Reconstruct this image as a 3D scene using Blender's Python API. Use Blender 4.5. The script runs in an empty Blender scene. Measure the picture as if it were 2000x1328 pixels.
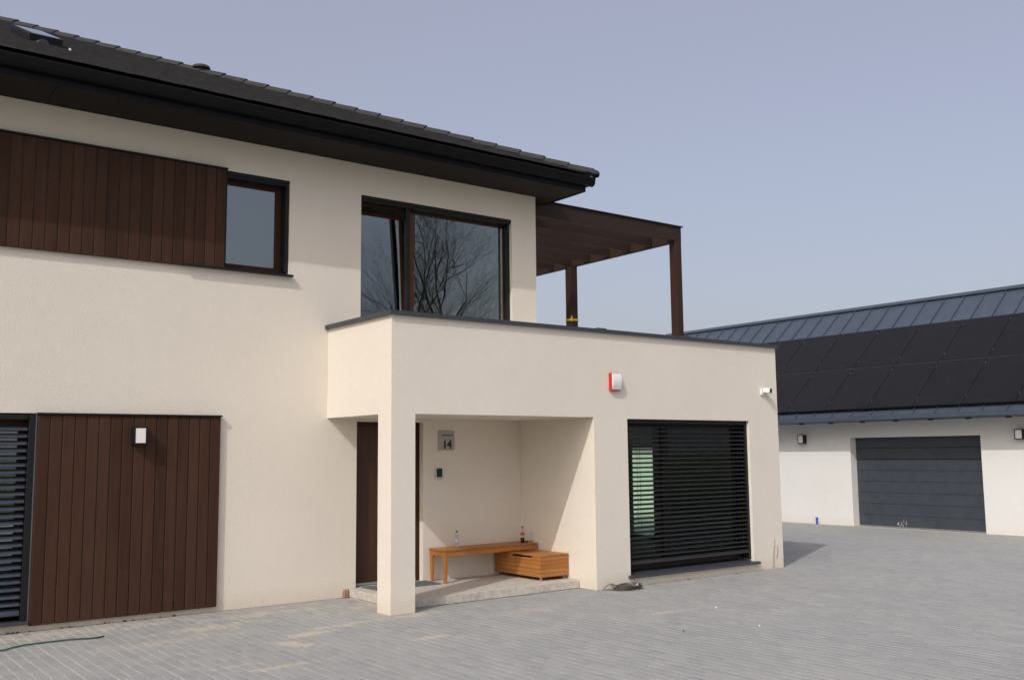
import bpy, math, random
from mathutils import Vector, Matrix
random.seed(7)
SC = bpy.context.scene
COL = SC.collection
# ---------------------------------------------------------------- camera
yaw, pitch, roll = 0.6487, 0.1151, 0.0102
fw = Vector((math.sin(yaw)*math.cos(pitch), math.cos(yaw)*math.cos(pitch), math.sin(pitch)))
r0 = Vector((math.cos(yaw), -math.sin(yaw), 0)); u0 = r0.cross(fw)
cr, sr = math.cos(roll), math.sin(roll)
rt = r0*cr - u0*sr; up = r0*sr + u0*cr
CAMPOS = Vector((0, -12.7407, 2.0))
cam = bpy.data.objects.new('camera', bpy.data.cameras.new('camera')); COL.objects.link(cam)
cam.matrix_world = Matrix(((rt.x, up.x, -fw.x, CAMPOS.x), (rt.y, up.y, -fw.y, CAMPOS.y), (rt.z, up.z, -fw.z, CAMPOS.z), (0, 0, 0, 1)))
cam.data.sensor_width = 36; cam.data.lens = 1911.87/2000*36; cam.data.sensor_fit = 'HORIZONTAL'
cam.data.clip_start = 0.1; cam.data.clip_end = 3000
SC.camera = cam
# ---------------------------------------------------------------- light
L = Vector((1, .49, -.955)).normalized()
w = bpy.data.worlds.new('World'); SC.world = w; w.use_nodes = True
nt = w.node_tree; nt.nodes.clear()
sky = nt.nodes.new('ShaderNodeTexSky'); sky.sky_type = 'NISHITA'; sky.sun_disc = False
sky.sun_elevation = math.asin(-L.z); sky.sun_rotation = math.atan2(-L.x, -L.y)
sky.altitude = 200; sky.air_density = 1.0; sky.dust_density = 6.0; sky.ozone_density = 1.0
bg = nt.nodes.new('ShaderNodeBackground'); bg.inputs[1].default_value = 0.15
out = nt.nodes.new('ShaderNodeOutputWorld')
hz = nt.nodes.new('ShaderNodeMix'); hz.data_type = 'RGBA'; hz.inputs[0].default_value = .55      # thin even high haze over the whole sky
hz.inputs[7].default_value = (2.06, 1.86, 2.05, 1); nt.links.new(sky.outputs[0], hz.inputs[6])
nt.links.new(hz.outputs[2], bg.inputs[0]); nt.links.new(bg.outputs[0], out.inputs[0])
sun = bpy.data.objects.new('sun', bpy.data.lights.new('sun', 'SUN')); COL.objects.link(sun)
sun.data.energy = 1.25; sun.data.angle = math.radians(0.6); sun.data.color = (1, .995, .985)
sun.rotation_euler = L.to_track_quat('-Z', 'Y').to_euler(); sun.location = (-20, -10, 20)
SC.view_settings.view_transform = 'Standard'; SC.view_settings.look = 'None'
SC.view_settings.exposure = 0.53; SC.view_settings.gamma = 1; SC.view_settings.use_curve_mapping = False
SC.render.engine = 'CYCLES'
SC.cycles.max_bounces = 10; SC.cycles.transparent_max_bounces = 12

# ---------------------------------------------------------------- mesh helpers
class MB:
    def __init__(s): s.v = []; s.f = []
    def poly(s, pts): 
        n = len(s.v); s.v += [tuple(p) for p in pts]; s.f.append(tuple(range(n, n+len(pts))))
    def box(s, x0, x1, y0, y1, z0, z1):
        n = len(s.v)
        s.v += [(x0,y0,z0),(x1,y0,z0),(x1,y1,z0),(x0,y1,z0),(x0,y0,z1),(x1,y0,z1),(x1,y1,z1),(x0,y1,z1)]
        s.f += [tuple(n+i for i in q) for q in ((3,2,1,0),(4,5,6,7),(0,1,5,4),(1,2,6,5),(2,3,7,6),(3,0,4,7))]
        return s
    def hexa(s, b, t):
        n = len(s.v); s.v += [tuple(p) for p in b]+[tuple(p) for p in t]
        k = len(b)
        s.f.append(tuple(n+i for i in reversed(range(k)))); s.f.append(tuple(n+k+i for i in range(k)))
        for i in range(k): s.f.append((n+i, n+(i+1)%k, n+k+(i+1)%k, n+k+i))
        return s
    def tube(s, pts, rad, sides=6, closed=False, caps=True):
        pts = [Vector(p) for p in pts]; N = len(pts)
        if not isinstance(rad, (list, tuple)): rad = [rad]*N
        base = len(s.v); prev = None
        for i, p in enumerate(pts):
            if closed: d = pts[(i+1) % N]-pts[i-1]
            else: d = pts[min(i+1, N-1)]-pts[max(i-1, 0)]
            d.normalize()
            if prev is None:
                a = Vector((0,0,1)) if abs(d.z) < .9 else Vector((1,0,0)); prev = a
            a = (prev-d*prev.dot(d))
            if a.length < 1e-5: a = d.orthogonal()
            a.normalize(); prev = a; b = d.cross(a)
            for k in range(sides):
                t = 2*math.pi*k/sides
                s.v.append(tuple(p+(a*math.cos(t)+b*math.sin(t))*rad[i]))
        for i in range(N if closed else N-1):
            j = (i+1) % N
            for k in range(sides):
                q = (k+1) % sides
                s.f.append((base+i*sides+k, base+i*sides+q, base+j*sides+q, base+j*sides+k))
        if caps and not closed:
            s.f.append(tuple(base+k for k in reversed(range(sides)))); s.f.append(tuple(base+(N-1)*sides+k for k in range(sides)))
        return s
    def lathe(s, prof, cx, cy, z0, n=16):
        b = len(s.v)
        for r, z in prof:
            for k in range(n):
                t = 2*math.pi*k/n; s.v.append((cx+r*math.cos(t), cy+r*math.sin(t), z0+z))
        for i in range(len(prof)-1):
            for k in range(n):
                q = (k+1) % n; s.f.append((b+i*n+k, b+i*n+q, b+(i+1)*n+q, b+(i+1)*n+k))
        s.f.append(tuple(b+k for k in reversed(range(n)))); e = b+(len(prof)-1)*n
        s.f.append(tuple(e+k for k in range(n)))
        return s
    def extrude_x(s, prof, x0, x1):   # profile (y,z)
        return s.hexa([(x0, y, z) for y, z in prof], [(x1, y, z) for y, z in prof])
    def extrude_y(s, prof, y0, y1):   # profile (x,z)
        return s.hexa([(x, y0, z) for x, z in prof], [(x, y1, z) for x, z in prof])
    def wall(s, axis, a0, a1, z0, z1, d0, d1, holes):
        """slab with real openings. axis 'x': a along X, depth along Y; axis 'y': a along Y, depth along X"""
        A = sorted({a0, a1, *[h[0] for h in holes], *[h[1] for h in holes]}); A = [a for a in A if a0 <= a <= a1]
        Z = sorted({z0, z1, *[h[2] for h in holes], *[h[3] for h in holes]}); Z = [z for z in Z if z0 <= z <= z1]
        P = (lambda a, d, z: (a, d, z)) if axis == 'x' else (lambda a, d, z: (d, a, z))
        def solid(i, j):
            if not (0 <= i < len(A)-1 and 0 <= j < len(Z)-1): return False
            ca = (A[i]+A[i+1])/2; cz = (Z[j]+Z[j+1])/2
            return not any(h[0] < ca < h[1] and h[2] < cz < h[3] for h in holes)
        for i in range(len(A)-1):
            for j in range(len(Z)-1):
                if not solid(i, j): continue
                p, q, m, n = A[i], A[i+1], Z[j], Z[j+1]
                s.poly([P(p,d0,m),P(q,d0,m),P(q,d0,n),P(p,d0,n)]); s.poly([P(q,d1,m),P(p,d1,m),P(p,d1,n),P(q,d1,n)])
                if not solid(i-1,j): s.poly([P(p,d1,m),P(p,d0,m),P(p,d0,n),P(p,d1,n)])
                if not solid(i+1,j): s.poly([P(q,d0,m),P(q,d1,m),P(q,d1,n),P(q,d0,n)])
                if not solid(i,j-1): s.poly([P(p,d1,m),P(q,d1,m),P(q,d0,m),P(p,d0,m)])
                if not solid(i,j+1): s.poly([P(p,d0,n),P(q,d0,n),P(q,d1,n),P(p,d1,n)])
        return s
ORG = {}
def org(o): return ORG.get(o.name, Vector((0,0,0))) if o else Vector((0,0,0))
def mesh_from(mb, name, mat, off=Vector((0,0,0)), smooth=False):
    me = bpy.data.meshes.new(name)
    me.from_pydata([(v[0]-off.x, v[1]-off.y, v[2]-off.z) for v in mb.v], [], mb.f)
    import bmesh
    bm = bmesh.new(); bm.from_mesh(me); bmesh.ops.remove_doubles(bm, verts=bm.verts, dist=1e-6)
    bmesh.ops.recalc_face_normals(bm, faces=bm.faces); bm.to_mesh(me); bm.free()
    if smooth:
        for p in me.polygons: p.use_smooth = True
    if mat: me.materials.append(mat)
    return me
def bevel(o, wdt, seg=1):
    m = o.modifiers.new('bevel', 'BEVEL'); m.width = wdt; m.segments = seg; m.limit_method = 'ANGLE'
    return o
def obj(name, mb, mat, parent=None, bev=0, smooth=False, at=None):
    """mesh given in world coordinates; origin goes to `at` or to the parent's origin"""
    o0 = Vector(at) if at is not None else org(parent)
    me = mb if isinstance(mb, bpy.types.Mesh) else mesh_from(mb, name, mat, o0, smooth)
    o = bpy.data.objects.new(name, me); COL.objects.link(o)
    if parent: o.parent = parent
    o.location = o0-org(parent); ORG[o.name] = o0
    if bev: bevel(o, bev)
    return o
def tag(o, label=None, cat=None, group=None, kind=None):
    if label: o['label'] = label
    if cat: o['category'] = cat
    if group: o['group'] = group
    if kind: o['kind'] = kind
    return o
def thing(name, label, cat, loc, group=None):
    o = bpy.data.objects.new(name, None); COL.objects.link(o); o.location = loc; o.empty_display_size = .2
    ORG[o.name] = Vector(loc)
    return tag(o, label, cat, group)
def copy_tree(o, parent=None):
    c = o.copy(); COL.objects.link(c)
    if parent: c.parent = parent
    for ch in list(o.children): copy_tree(ch, c)
    return c
def B(*a): return MB().box(*a)

# ---------------------------------------------------------------- materials
MATS = {}
def new_mat(name):
    m = bpy.data.materials.new(name); m.use_nodes = True; t = m.node_tree
    b = t.nodes['Principled BSDF']; MATS[name] = m
    return m, t, b
def N(t, typ, **kw):
    n = t.nodes.new(typ)
    for k, v in kw.items(): setattr(n, k, v)
    return n
def mixc(t, fac, a, b, mode='MIX'):
    n = N(t, 'ShaderNodeMix', data_type='RGBA', blend_type=mode)
    for i, v in ((0, fac), (6, a), (7, b)):
        if hasattr(v, 'is_linked') or hasattr(v, 'links'): t.links.new(v, n.inputs[i])
        else: n.inputs[i].default_value = v if i == 0 else (*v, 1)
    return n.outputs[2]
def ramp(t, src, p0, p1, c0=(0,0,0), c1=(1,1,1)):
    n = N(t, 'ShaderNodeValToRGB'); e = n.color_ramp.elements
    e[0].position = p0; e[1].position = p1; e[0].color = (*c0, 1); e[1].color = (*c1, 1)
    t.links.new(src, n.inputs[0]); return n.outputs[0]
def coords(t, scale=(1,1,1), kind='Object'):
    c = N(t, 'ShaderNodeTexCoord'); m = N(t, 'ShaderNodeMapping'); m.inputs['Scale'].default_value = scale
    t.links.new(c.outputs[kind], m.inputs[0]); return m.outputs[0]
def worldpos(t):
    return N(t, 'ShaderNodeNewGeometry').outputs['Position']
def noise(t, vec, scale, detail=3, rough=.55):
    n = N(t, 'ShaderNodeTexNoise'); n.inputs['Scale'].default_value = scale; n.inputs['Detail'].default_value = detail
    n.inputs['Roughness'].default_value = rough; t.links.new(vec, n.inputs['Vector']); return n.outputs['Fac']
def math_(t, op, a, b=None, clamp=False):
    n = N(t, 'ShaderNodeMath', operation=op); n.use_clamp = clamp
    for i, v in ((0, a), (1, b)):
        if v is None: continue
        if hasattr(v, 'links'): t.links.new(v, n.inputs[i])
        else: n.inputs[i].default_value = v
    return n.outputs[0]
def bump(t, b, h, strength=.4, dist=.004):
    n = N(t, 'ShaderNodeBump'); n.inputs['Strength'].default_value = strength; n.inputs['Distance'].default_value = dist
    t.links.new(h, n.inputs['Height']); t.links.new(n.outputs[0], b.inputs['Normal'])
def plain(name, col, rough=.5, metal=0, var=.12, bumpd=0, scale=20, spec=None):
    m, t, b = new_mat(name); v = worldpos(t)
    n = noise(t, v, scale, 4)
    lo = tuple(c*(1-var) for c in col); hi = tuple(min(1, c*(1+var)) for c in col)
    t.links.new(ramp(t, n, .3, .7, lo, hi), b.inputs['Base Color'])
    b.inputs['Roughness'].default_value = rough; b.inputs['Metallic'].default_value = metal
    if spec is not None: b.inputs['Specular IOR Level'].default_value = spec
    if bumpd: bump(t, b, noise(t, v, scale*4, 4), .5, bumpd)
    return m
def stucco(name, col, foot):
    m, t, b = new_mat(name); v = worldpos(t)
    big = noise(t, v, .6, 4); fine = noise(t, v, 48, 3, .7); mid = noise(t, v, 9, 4)
    c = ramp(t, big, .3, .72, tuple(x*.965 for x in col), tuple(min(1, x*1.02) for x in col))
    c = mixc(t, .5, c, ramp(t, fine, .3, .7, (.88, .88, .88), (1.02, 1.02, 1.02)), 'MULTIPLY')
    c = mixc(t, .25, c, ramp(t, mid, .35, .75, (.93, .92, .9), (1, 1, 1)), 'MULTIPLY')
    # splash soiling low on the wall, ragged
    sep = N(t, 'ShaderNodeSeparateXYZ'); t.links.new(v, sep.inputs[0])
    h = math_(t, 'SUBTRACT', math_(t, 'ADD', .10, math_(t, 'MULTIPLY', mid, .3)), sep.outputs[2])
    c = mixc(t, math_(t, 'MULTIPLY', h, 2.2, True), c, foot)
    # faint rain streaks
    st = noise(t, coords(t, (7, 7, .25)), 1.0, 3)
    c = mixc(t, math_(t, 'MULTIPLY', ramp(t, st, .62, .8), .10), c, tuple(x*.72 for x in col))
    t.links.new(c, b.inputs['Base Color'])
    b.inputs['Roughness'].default_value = .95; b.inputs['Specular IOR Level'].default_value = .15
    vor = N(t, 'ShaderNodeTexVoronoi'); vor.inputs['Scale'].default_value = 75; t.links.new(v, vor.inputs['Vector'])
    hh = math_(t, 'ADD', math_(t, 'MULTIPLY', fine, .7), vor.outputs['Distance'])
    bump(t, b, hh, .5, .0055)
    return m
def wood(name, dark, light, axis='z', rough=.55, grain=18, objvar=.5, spec=.35):
    m, t, b = new_mat(name)
    sc = {'x': (1, grain, grain), 'y': (grain, 1, grain), 'z': (grain, grain, 1)}[axis]
    v = worldpos(t); mp = N(t, 'ShaderNodeMapping'); mp.inputs['Scale'].default_value = sc; t.links.new(v, mp.inputs[0])
    oi = N(t, 'ShaderNodeObjectInfo')
    ad = N(t, 'ShaderNodeVectorMath', operation='ADD'); t.links.new(mp.outputs[0], ad.inputs[0])
    cb = N(t, 'ShaderNodeCombineXYZ')
    for i in range(3): t.links.new(math_(t, 'MULTIPLY', oi.outputs['Random'], 37.0+i*11), cb.inputs[i])
    t.links.new(cb.outputs[0], ad.inputs[1])
    g = noise(t, ad.outputs[0], 2.2, 5, .65); g2 = noise(t, ad.outputs[0], .35, 3)
    c = ramp(t, g, .25, .75, dark, light)
    c = mixc(t, math_(t, 'MULTIPLY', oi.outputs['Random'], objvar), c, tuple(x*.62 for x in dark))
    c = mixc(t, math_(t, 'MULTIPLY', ramp(t, g2, .4, .8), .3), c, tuple(min(1, x*1.35) for x in light))
    t.links.new(c, b.inputs['Base Color'])
    b.inputs['Roughness'].default_value = rough; b.inputs['Specular IOR Level'].default_value = spec
    bump(t, b, g, .25, .002)
    return m
def glass(name, tint, ior):
    m = bpy.data.materials.new(name); m.use_nodes = True; t = m.node_tree; t.nodes.clear()
    o = N(t, 'ShaderNodeOutputMaterial'); mx = N(t, 'ShaderNodeMixShader'); tr = N(t, 'ShaderNodeBsdfTransparent'); gl = N(t, 'ShaderNodeBsdfGlossy')
    fr = N(t, 'ShaderNodeFresnel'); fr.inputs[0].default_value = ior
    tr.inputs[0].default_value = (*tint, 1); gl.inputs['Roughness'].default_value = 0; gl.inputs['Color'].default_value = (.90, 1, 1, 1)
    nz = noise(t, coords(t), 1.1, 2); bp = N(t, 'ShaderNodeBump'); bp.inputs['Strength'].default_value = .05; bp.inputs['Distance'].default_value = .02
    t.links.new(nz, bp.inputs['Height']); t.links.new(bp.outputs[0], gl.inputs['Normal'])
    gm = N(t, 'ShaderNodeNewGeometry')
    t.links.new(math_(t, 'MULTIPLY', fr.outputs[0], math_(t, 'SUBTRACT', 1.0, gm.outputs['Backfacing'])), mx.inputs[0]); t.links.new(tr.outputs[0], mx.inputs[1]); t.links.new(gl.outputs[0], mx.inputs[2])
    t.links.new(mx.outputs[0], o.inputs[0]); return m

CREAM = stucco('cream_stucco', (.80, .742, .652), (.62, .53, .41))
WHITE = stucco('white_stucco', (.775, .77, .745), (.66, .60, .52))
BOARD = wood('brown_board', (.046, .0228, .0148), (.080, .039, .0245), 'z', .66, 16, .6, .13)
BEAM = wood('brown_beam', (.026, .0145, .011), (.042, .0225, .016), 'x', .6, 16, .3, .3)
FRAME = wood('brown_frame', (.034, .0115, .006), (.055, .018, .009), 'z', .5, 18, .2, .22)
STILE = wood('sunlit_brown_stile', (.085, .028, .014), (.125, .042, .020), 'z', .5, 18, .2, .3)  # brighter copy of the frame wood; sunlit look put into the colour
FRAMED = wood('dark_frame', (.018, .009, .006), (.028, .013, .009), 'x', .5, 18, .2, .3)
DOORM = wood('brown_door', (.040, .016, .010), (.075, .028, .015), 'z', .45, 14, .1, .4)
TEAK = wood('oiled_teak', (.34, .125, .032), (.52, .225, .06), 'x', .5, 14, .45, .35)
TEAKY = wood('oiled_teak_cross', (.34, .125, .032), (.52, .225, .06), 'y', .5, 14, .45, .35)
TEAKZ = wood('oiled_teak_upright', (.34, .125, .032), (.52, .225, .06), 'z', .5, 14, .45, .35)
ANTH = plain('anthracite_metal', (.010, .0115, .014), .45, .0, .1, 0, 8, .28)
SLAT = plain('blind_slat_metal', (.055, .067, .090), .38, .2, .1, 0, 5)
SLATD = plain('dark_slat_metal', (.031, .034, .036), .45, .1, .1, 0, 5)
COPE = plain('coping_sheet', (.052, .060, .072), .45, .2, .15, 0, 6)
BLACK = plain('black_gutter', (.0030, .0031, .0035), .45, 0, .15, 0, 6, .18)
SOFF = wood('soffit_panel', (.0135, .0095, .0078), (.019, .013, .0105), 'x', .7, 8, .2, .2)
TILE = plain('roof_tile', (.046, .045, .0445), .8, 0, .2, .002, 9, .12)
HIPT = plain('hip_tile', (.040, .040, .041), .7, 0, .2, .002, 9, .3)
SHEET = plain('roof_sheet_steel', (.070, .090, .125), .42, .25, .1, 0, 3)
PANEL = plain('solar_glass', (.011, .011, .0125), .42, 0, .15, 0, 4, .16)
PFRAME = plain('solar_frame', (.015, .015, .016), .4, .3, .1)
ALU = plain('bare_aluminium', (.55, .55, .56), .4, .9, .08)
RAIL = plain('dull_rail', (.16, .16, .165), .5, .3, .1)
NAIL = plain('dull_nail', (.14, .11, .095), .6, .3, .1)
DOORG = plain('garage_door_steel', (.052, .062, .077), .36, .1, .12, .0006, 5)
CONC = plain('rough_concrete', (.50, .465, .41), .95, 0, .20, .012, 16, .1)
SAND = plain('joint_sand', (.49, .475, .435), 1, 0, .2, .002, 30, .05)
SOIL = plain('brown_soil', (.10, .045, .03), 1, 0, .4, .01, 60, .05)
BRICKM = plain('broken_brick', (.30, .19, .135), .95, 0, .3, .01, 40, .1)
MAT_ = plain('doormat_fibre', (.13, .145, .16), 1, 0, .3, .006, 60, .05)
WPLAS = plain('white_plastic', (.80, .80, .80), .4, 0, .03)
RPLAS = plain('red_plastic', (.50, .030, .020), .35, 0, .05)
KPLAS = plain('black_plastic', (.012, .012, .013), .35, 0, .1)
DIFF = plain('opal_diffuser', (.86, .82, .80), .4, 0, .02)
GPLAS = plain('grey_plaque', (.40, .385, .38), .5, .1, .08)
BLUE = plain('blue_pipe', (.03, .10, .42), .4, 0, .1)
GREEN = plain('green_hose', (.022, .085, .065), .5, 0, .15)
CABLE = plain('grey_cable', (.075, .068, .062), .5, 0, .2)
YEL = plain('yellow_strap', (.62, .42, .02), .6, 0, .15)
LABR = plain('red_label', (.55, .05, .04), .5, 0, .1)
COLA = plain('dark_drink', (.012, .006, .004), .15, 0, .1)
BARK = plain('bark', (.05, .042, .036), .95, 0, .3, .01, 20, .1)
ROOM = plain('dark_room_surface', (.035, .034, .033), .8, 0, .1)
INNER = plain('room_plaster', (.30, .30, .28), .9, 0, .05)
CURT = plain('pale_curtain', (.72, .68, .52), .9, 0, .1)
SCAR = plain('bare_mortar', (.50, .43, .34), 1, 0, .35, .004, 60, .05)
PAINT = plain('white_paint_mark', (.36, .38, .40), .7, 0, .1)
GLASS = glass('window_glass', (.62, .68, .66), 3.3)
GLASSG = glass('green_window_glass', (.84, .93, .86), 1.5)
SKYG = glass('roof_window_glass', (.5, .5, .5), 3.5)
def clear(name, col):
    m, t, b = new_mat(name); b.inputs['Base Color'].default_value = (*col, 1); b.inputs['Roughness'].default_value = .05
    b.inputs['Transmission Weight'].default_value = 1; b.inputs['IOR'].default_value = 1.25; return m
PET = clear('clear_bottle', (.80, .88, .97))
JAR = clear('clear_glass', (.85, .85, .82))

# pavers: grey concrete, tone differs stone to stone, sand spilt in ragged patches
def paver_mat():
    m, t, b = new_mat('grey_paver'); v = worldpos(t)
    geo = N(t, 'ShaderNodeNewGeometry'); oi = N(t, 'ShaderNodeObjectInfo')
    rnd = math_(t, 'FRACT', math_(t, 'ADD', geo.outputs['Random Per Island'], oi.outputs['Random']))
    c = ramp(t, rnd, 0, 1, (.298, .304, .302), (.345, .348, .340))
    c = mixc(t, .6, c, ramp(t, noise(t, v, 90, 4), .25, .75, (.84, .84, .84), (1.1, 1.1, 1.1)), 'MULTIPLY')
    c = mixc(t, .5, c, ramp(t, noise(t, v, .5, 4), .3, .7, (.90, .90, .91), (1.06, 1.05, 1.03)), 'MULTIPLY')
    nz = noise(t, v, 4.5, 7, .72); sand = None
    def spot(cx, cy, rx, ry, k, ang=0):
        mp = N(t, 'ShaderNodeMapping', vector_type='TEXTURE'); mp.inputs['Location'].default_value = (cx, cy, 0)
        mp.inputs['Rotation'].default_value = (0, 0, ang); mp.inputs['Scale'].default_value = (rx, ry, 50)
        t.links.new(v, mp.inputs[0]); ln = N(t, 'ShaderNodeVectorMath', operation='LENGTH'); t.links.new(mp.outputs[0], ln.inputs[0])
        d = math_(t, 'SUBTRACT', 1.0, ln.outputs['Value'])
        d = math_(t, 'ADD', d, math_(t, 'MULTIPLY', math_(t, 'SUBTRACT', nz, .53), 5.0))
        return math_(t, 'MULTIPLY', math_(t, 'MULTIPLY', d, 2.4, True), k, True)
    for a in ((4.65,-2.75,.16,.42,.75,.5), (5.05,-2.25,.40,.16,.7,.25), (5.5,-2.02,.45,.12,.6,.1), (4.25,-1.15,.75,.22,.6,0), (5.95,-3.35,.32,.12,.6,0), (4.0,-3.7,.45,.10,.55,0.1),
              (3.75,-3.4,.3,.08,.45,0), (6.6,-1.0,.9,.5,.35,0), (2.9,-.40,1.6,.3,.55,0), (6.5,-1.95,.55,.18,.5,0), (9.2,-3.85,.5,.07,.5,-.1), (3.6,-1.7,1.0,.25,.3,0), (8.0,-2.6,.7,.25,.25,0), (5.2,-.6,1.2,.25,.4,0)):
        s = spot(*a); sand = s if sand is None else math_(t, 'MAXIMUM', sand, s)
    c = mixc(t, math_(t, 'MULTIPLY', sand, .95, True), c, (.53, .455, .365))
    t.links.new(c, b.inputs['Base Color']); b.inputs['Roughness'].default_value = .85; b.inputs['Specular IOR Level'].default_value = .25
    bump(t, b, noise(t, v, 160, 4), .35, .002)
    return m
PAVER = paver_mat()
def ground_mat():
    m, t, b = new_mat('grass_ground'); v = worldpos(t)
    c = ramp(t, noise(t, v, .8, 6), .3, .7, (.06, .085, .025), (.13, .12, .055))
    t.links.new(c, b.inputs['Base Color']); b.inputs['Roughness'].default_value = 1; bump(t, b, noise(t, v, 12, 5), .6, .05); return m

# ================================================================ setting
g = MB(); g.poly([(-900,-900,-.06),(900,-900,-.06),(900,900,-.06),(-900,900,-.06)])
tag(obj('ground', g, ground_mat()), kind='structure')
# -- paving: sand bed with every block laid on it
XW0, XW1, YB = 6.339, 14.1235, -1.8118
bed = MB(); bed.poly([(-8,-20,-.006),(23.6,-20,-.006),(23.6,16,-.006),(-8,16,-.006)])
paving = tag(obj('paving', bed, SAND), kind='structure')
PX, PY, PJ = .117, .234, .0085
def paver_verts(cx, cy, ln=PY, rnd=True):
    hx, hy, c = (PX-PJ)/2, (ln-PJ)/2, .004
    dz = [random.uniform(-.0018, .0012) for _ in range(4)] if rnd else [0]*4
    q = [(-1,-1),(1,-1),(1,1),(-1,1)]; h0 = random.uniform(-.0015, .0015) if rnd else 0
    v = [(cx+a*(hx-c), cy+b*(hy-c), h0+dz[i]) for i, (a, b) in enumerate(q)]
    v += [(cx+a*hx, cy+b*hy, h0+dz[i]-.004) for i, (a, b) in enumerate(q)]
    v += [(cx+a*hx, cy+b*hy, -.03) for a, b in q]
    return v
PF = [(0,1,2,3)]+[(4+i, 4+(i+1)%4, (i+1)%4, i) for i in range(4)]+[(8+i, 8+(i+1)%4, 4+(i+1)%4, 4+i) for i in range(4)]
def limits(x):
    """runs of paving along Y in the course at x (building feet cut out)"""
    if x < XW0-.05: return [(-12.9, -.006)]
    if x < 6.70: return [(-12.9, YB-.006), (YB+.345, -.006)]
    if x < 9.80: return [(-12.9, -1.492)]
    if x < XW1+.05: return [(-12.9, YB-.006)]
    return [(-12.9, 7.0)]
cells = []     # cx, cy, length
ci = 0; x = -3.0
while x < 22.97:
    ph = random.choice((0, .5, .5, .25, .75))*PY if ci % 5 == 0 else (.5*PY if ci % 2 else 0)
    jx = random.uniform(-.0015, .0015)
    for y0, y1 in limits(x):
        n = math.floor((y0+12.9-ph)/PY); y = -12.9+ph+n*PY
        while y < y1:
            p, q = max(y, y0), min(y+PY, y1)
            if q-p > .035: cells.append((x+jx, (p+q)/2+random.uniform(-.002, .002), q-p))
            y += PY
    x += PX; ci += 1
def screen(p):
    d = Vector(p)-CAMPOS; z = d.dot(fw)
    if z < .1: return None
    return (1000+d.dot(rt)/z*1911.87, 664-d.dot(up)/z*1911.87, z)
vis = []
for c in cells:
    s = screen((c[0], c[1], 0))
    if s and c[2] > PY-.001 and -10 < s[0] < 2010 and s[1] < 1330: vis.append((s[2], c))
vis.sort(); near = set(c for _, c in vis[:300])
pm = []
for k in range(6):
    m = MB(); m.v = paver_verts(0, 0); m.f = list(PF); me = bpy.data.meshes.new('paver'); me.from_pydata(m.v, [], m.f); me.materials.append(PAVER); pm.append(me)
for i, c in enumerate(sorted(near)):
    o = bpy.data.objects.new('paver', pm[i % 6]); COL.objects.link(o); o.parent = paving; o.location = (c[0], c[1], random.uniform(-.0012, .0012))
V = []; F = []
for c in cells:
    if c in near: continue
    n = len(V); V += paver_verts(*c); F += [tuple(n+i for i in f) for f in PF]
me = bpy.data.meshes.new('paver_field'); me.from_pydata(V, [], F); me.materials.append(PAVER)
o = bpy.data.objects.new('paver_field', me); COL.objects.link(o); o.parent = paving; tag(o, kind='stuff')

# ================================================================ house
house = thing('house', 'cream rendered two storey house with black hipped roof and brown timber cladding', 'house', (4, 0, 0))
XC, ZS = 10.187, 6.329
wm = MB()
wm.wall('x', -8, XC, 0, ZS+.1, 0, .35, [(.2,2.53,.10,2.532),(6.815,7.945,0,2.482),(4.2,5.719,4.53,5.886),(6.859,9.674,3.72,5.865)])
wm.wall('y', .35, 16.5, 0, ZS+.1, XC-.35, XC, [])
wm.wall('y', .35, 16.5, 0, ZS+.1, -8, -7.65, [])
wm.wall('x', -8, XC, 0, ZS+.1, 16.5, 16.85, [])
obj('wall', wm, CREAM, house)
fl = MB(); fl.box(-7.64, XC-.36, .36, 16.49, 2.85, 3.1); fl.box(-7.64, XC-.36, 4.5, 4.6, 0.01, 2.84); fl.box(-7.64, XC-.36, 4.5, 4.6, 3.11, 6.3); fl.box(-7.64, XC-.36, .36, 16.49, 6.32, 6.42)
obj('floor_slab', fl, INNER, house)
# porch and wing
pw = MB()
ZC = 3.797
pw.wall('x', XW0, XW1, 0, ZC, YB, YB+.34, [(6.6959,9.8,0,2.5234),(10.485,13.3485,.14,2.507)])
pw.wall('y', YB+.34, -.002, 2.5234, ZC, XW0, XW0+.3, [])
pw.wall('y', YB+.34, -.002, 0, 2.5234, 9.8, 10.1, [])
pw.wall('y', YB+.34, 6.0, 0, ZC, XW1-.3, XW1, [(.95,2.35,.30,2.15)])
pw.wall('x', XC, XW1-.3, 0, ZC, 5.7, 6.0, [])
pw.box(XW0+.3, XW1-.3, YB+.34, -.002, 2.5234, 3.5); pw.box(XC+.001, XW1-.3, -.002, 5.7, 2.5234, 3.5)
obj('porch_wall', pw, CREAM, house)
# coping with seams
cp = MB()
for x0, x1 in ((XW0-.05, 8.6), (8.601, 11.15), (11.151, XW1+.05)):
    cp.hexa([(x0,YB-.05,ZC),(x1,YB-.05,ZC),(x1,YB+.36,ZC),(x0,YB+.36,ZC)], [(x0,YB-.05,ZC+.054),(x1,YB-.05,ZC+.054),(x1,YB+.36,ZC+.066),(x0,YB+.36,ZC+.066)])
cp.box(XW0-.05, XW0+.32, YB+.361, -.002, ZC, ZC+.055)
cp.box(XW1-.32, XW1+.05, YB+.361, 6.05, ZC, ZC+.055)
for x in (10.05, 11.9): cp.box(x-.09, x+.09, YB+.05, YB+.2, ZC+.056, ZC+.085)
obj('coping', cp, COPE, house)
step = MB()
sx = [6.70, 7.2, 7.7, 8.2, 8.7, 9.2, 9.79]; sy = [-1.475, -1.46, -1.47, -1.452, -1.468, -1.44, -1.43]
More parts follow.
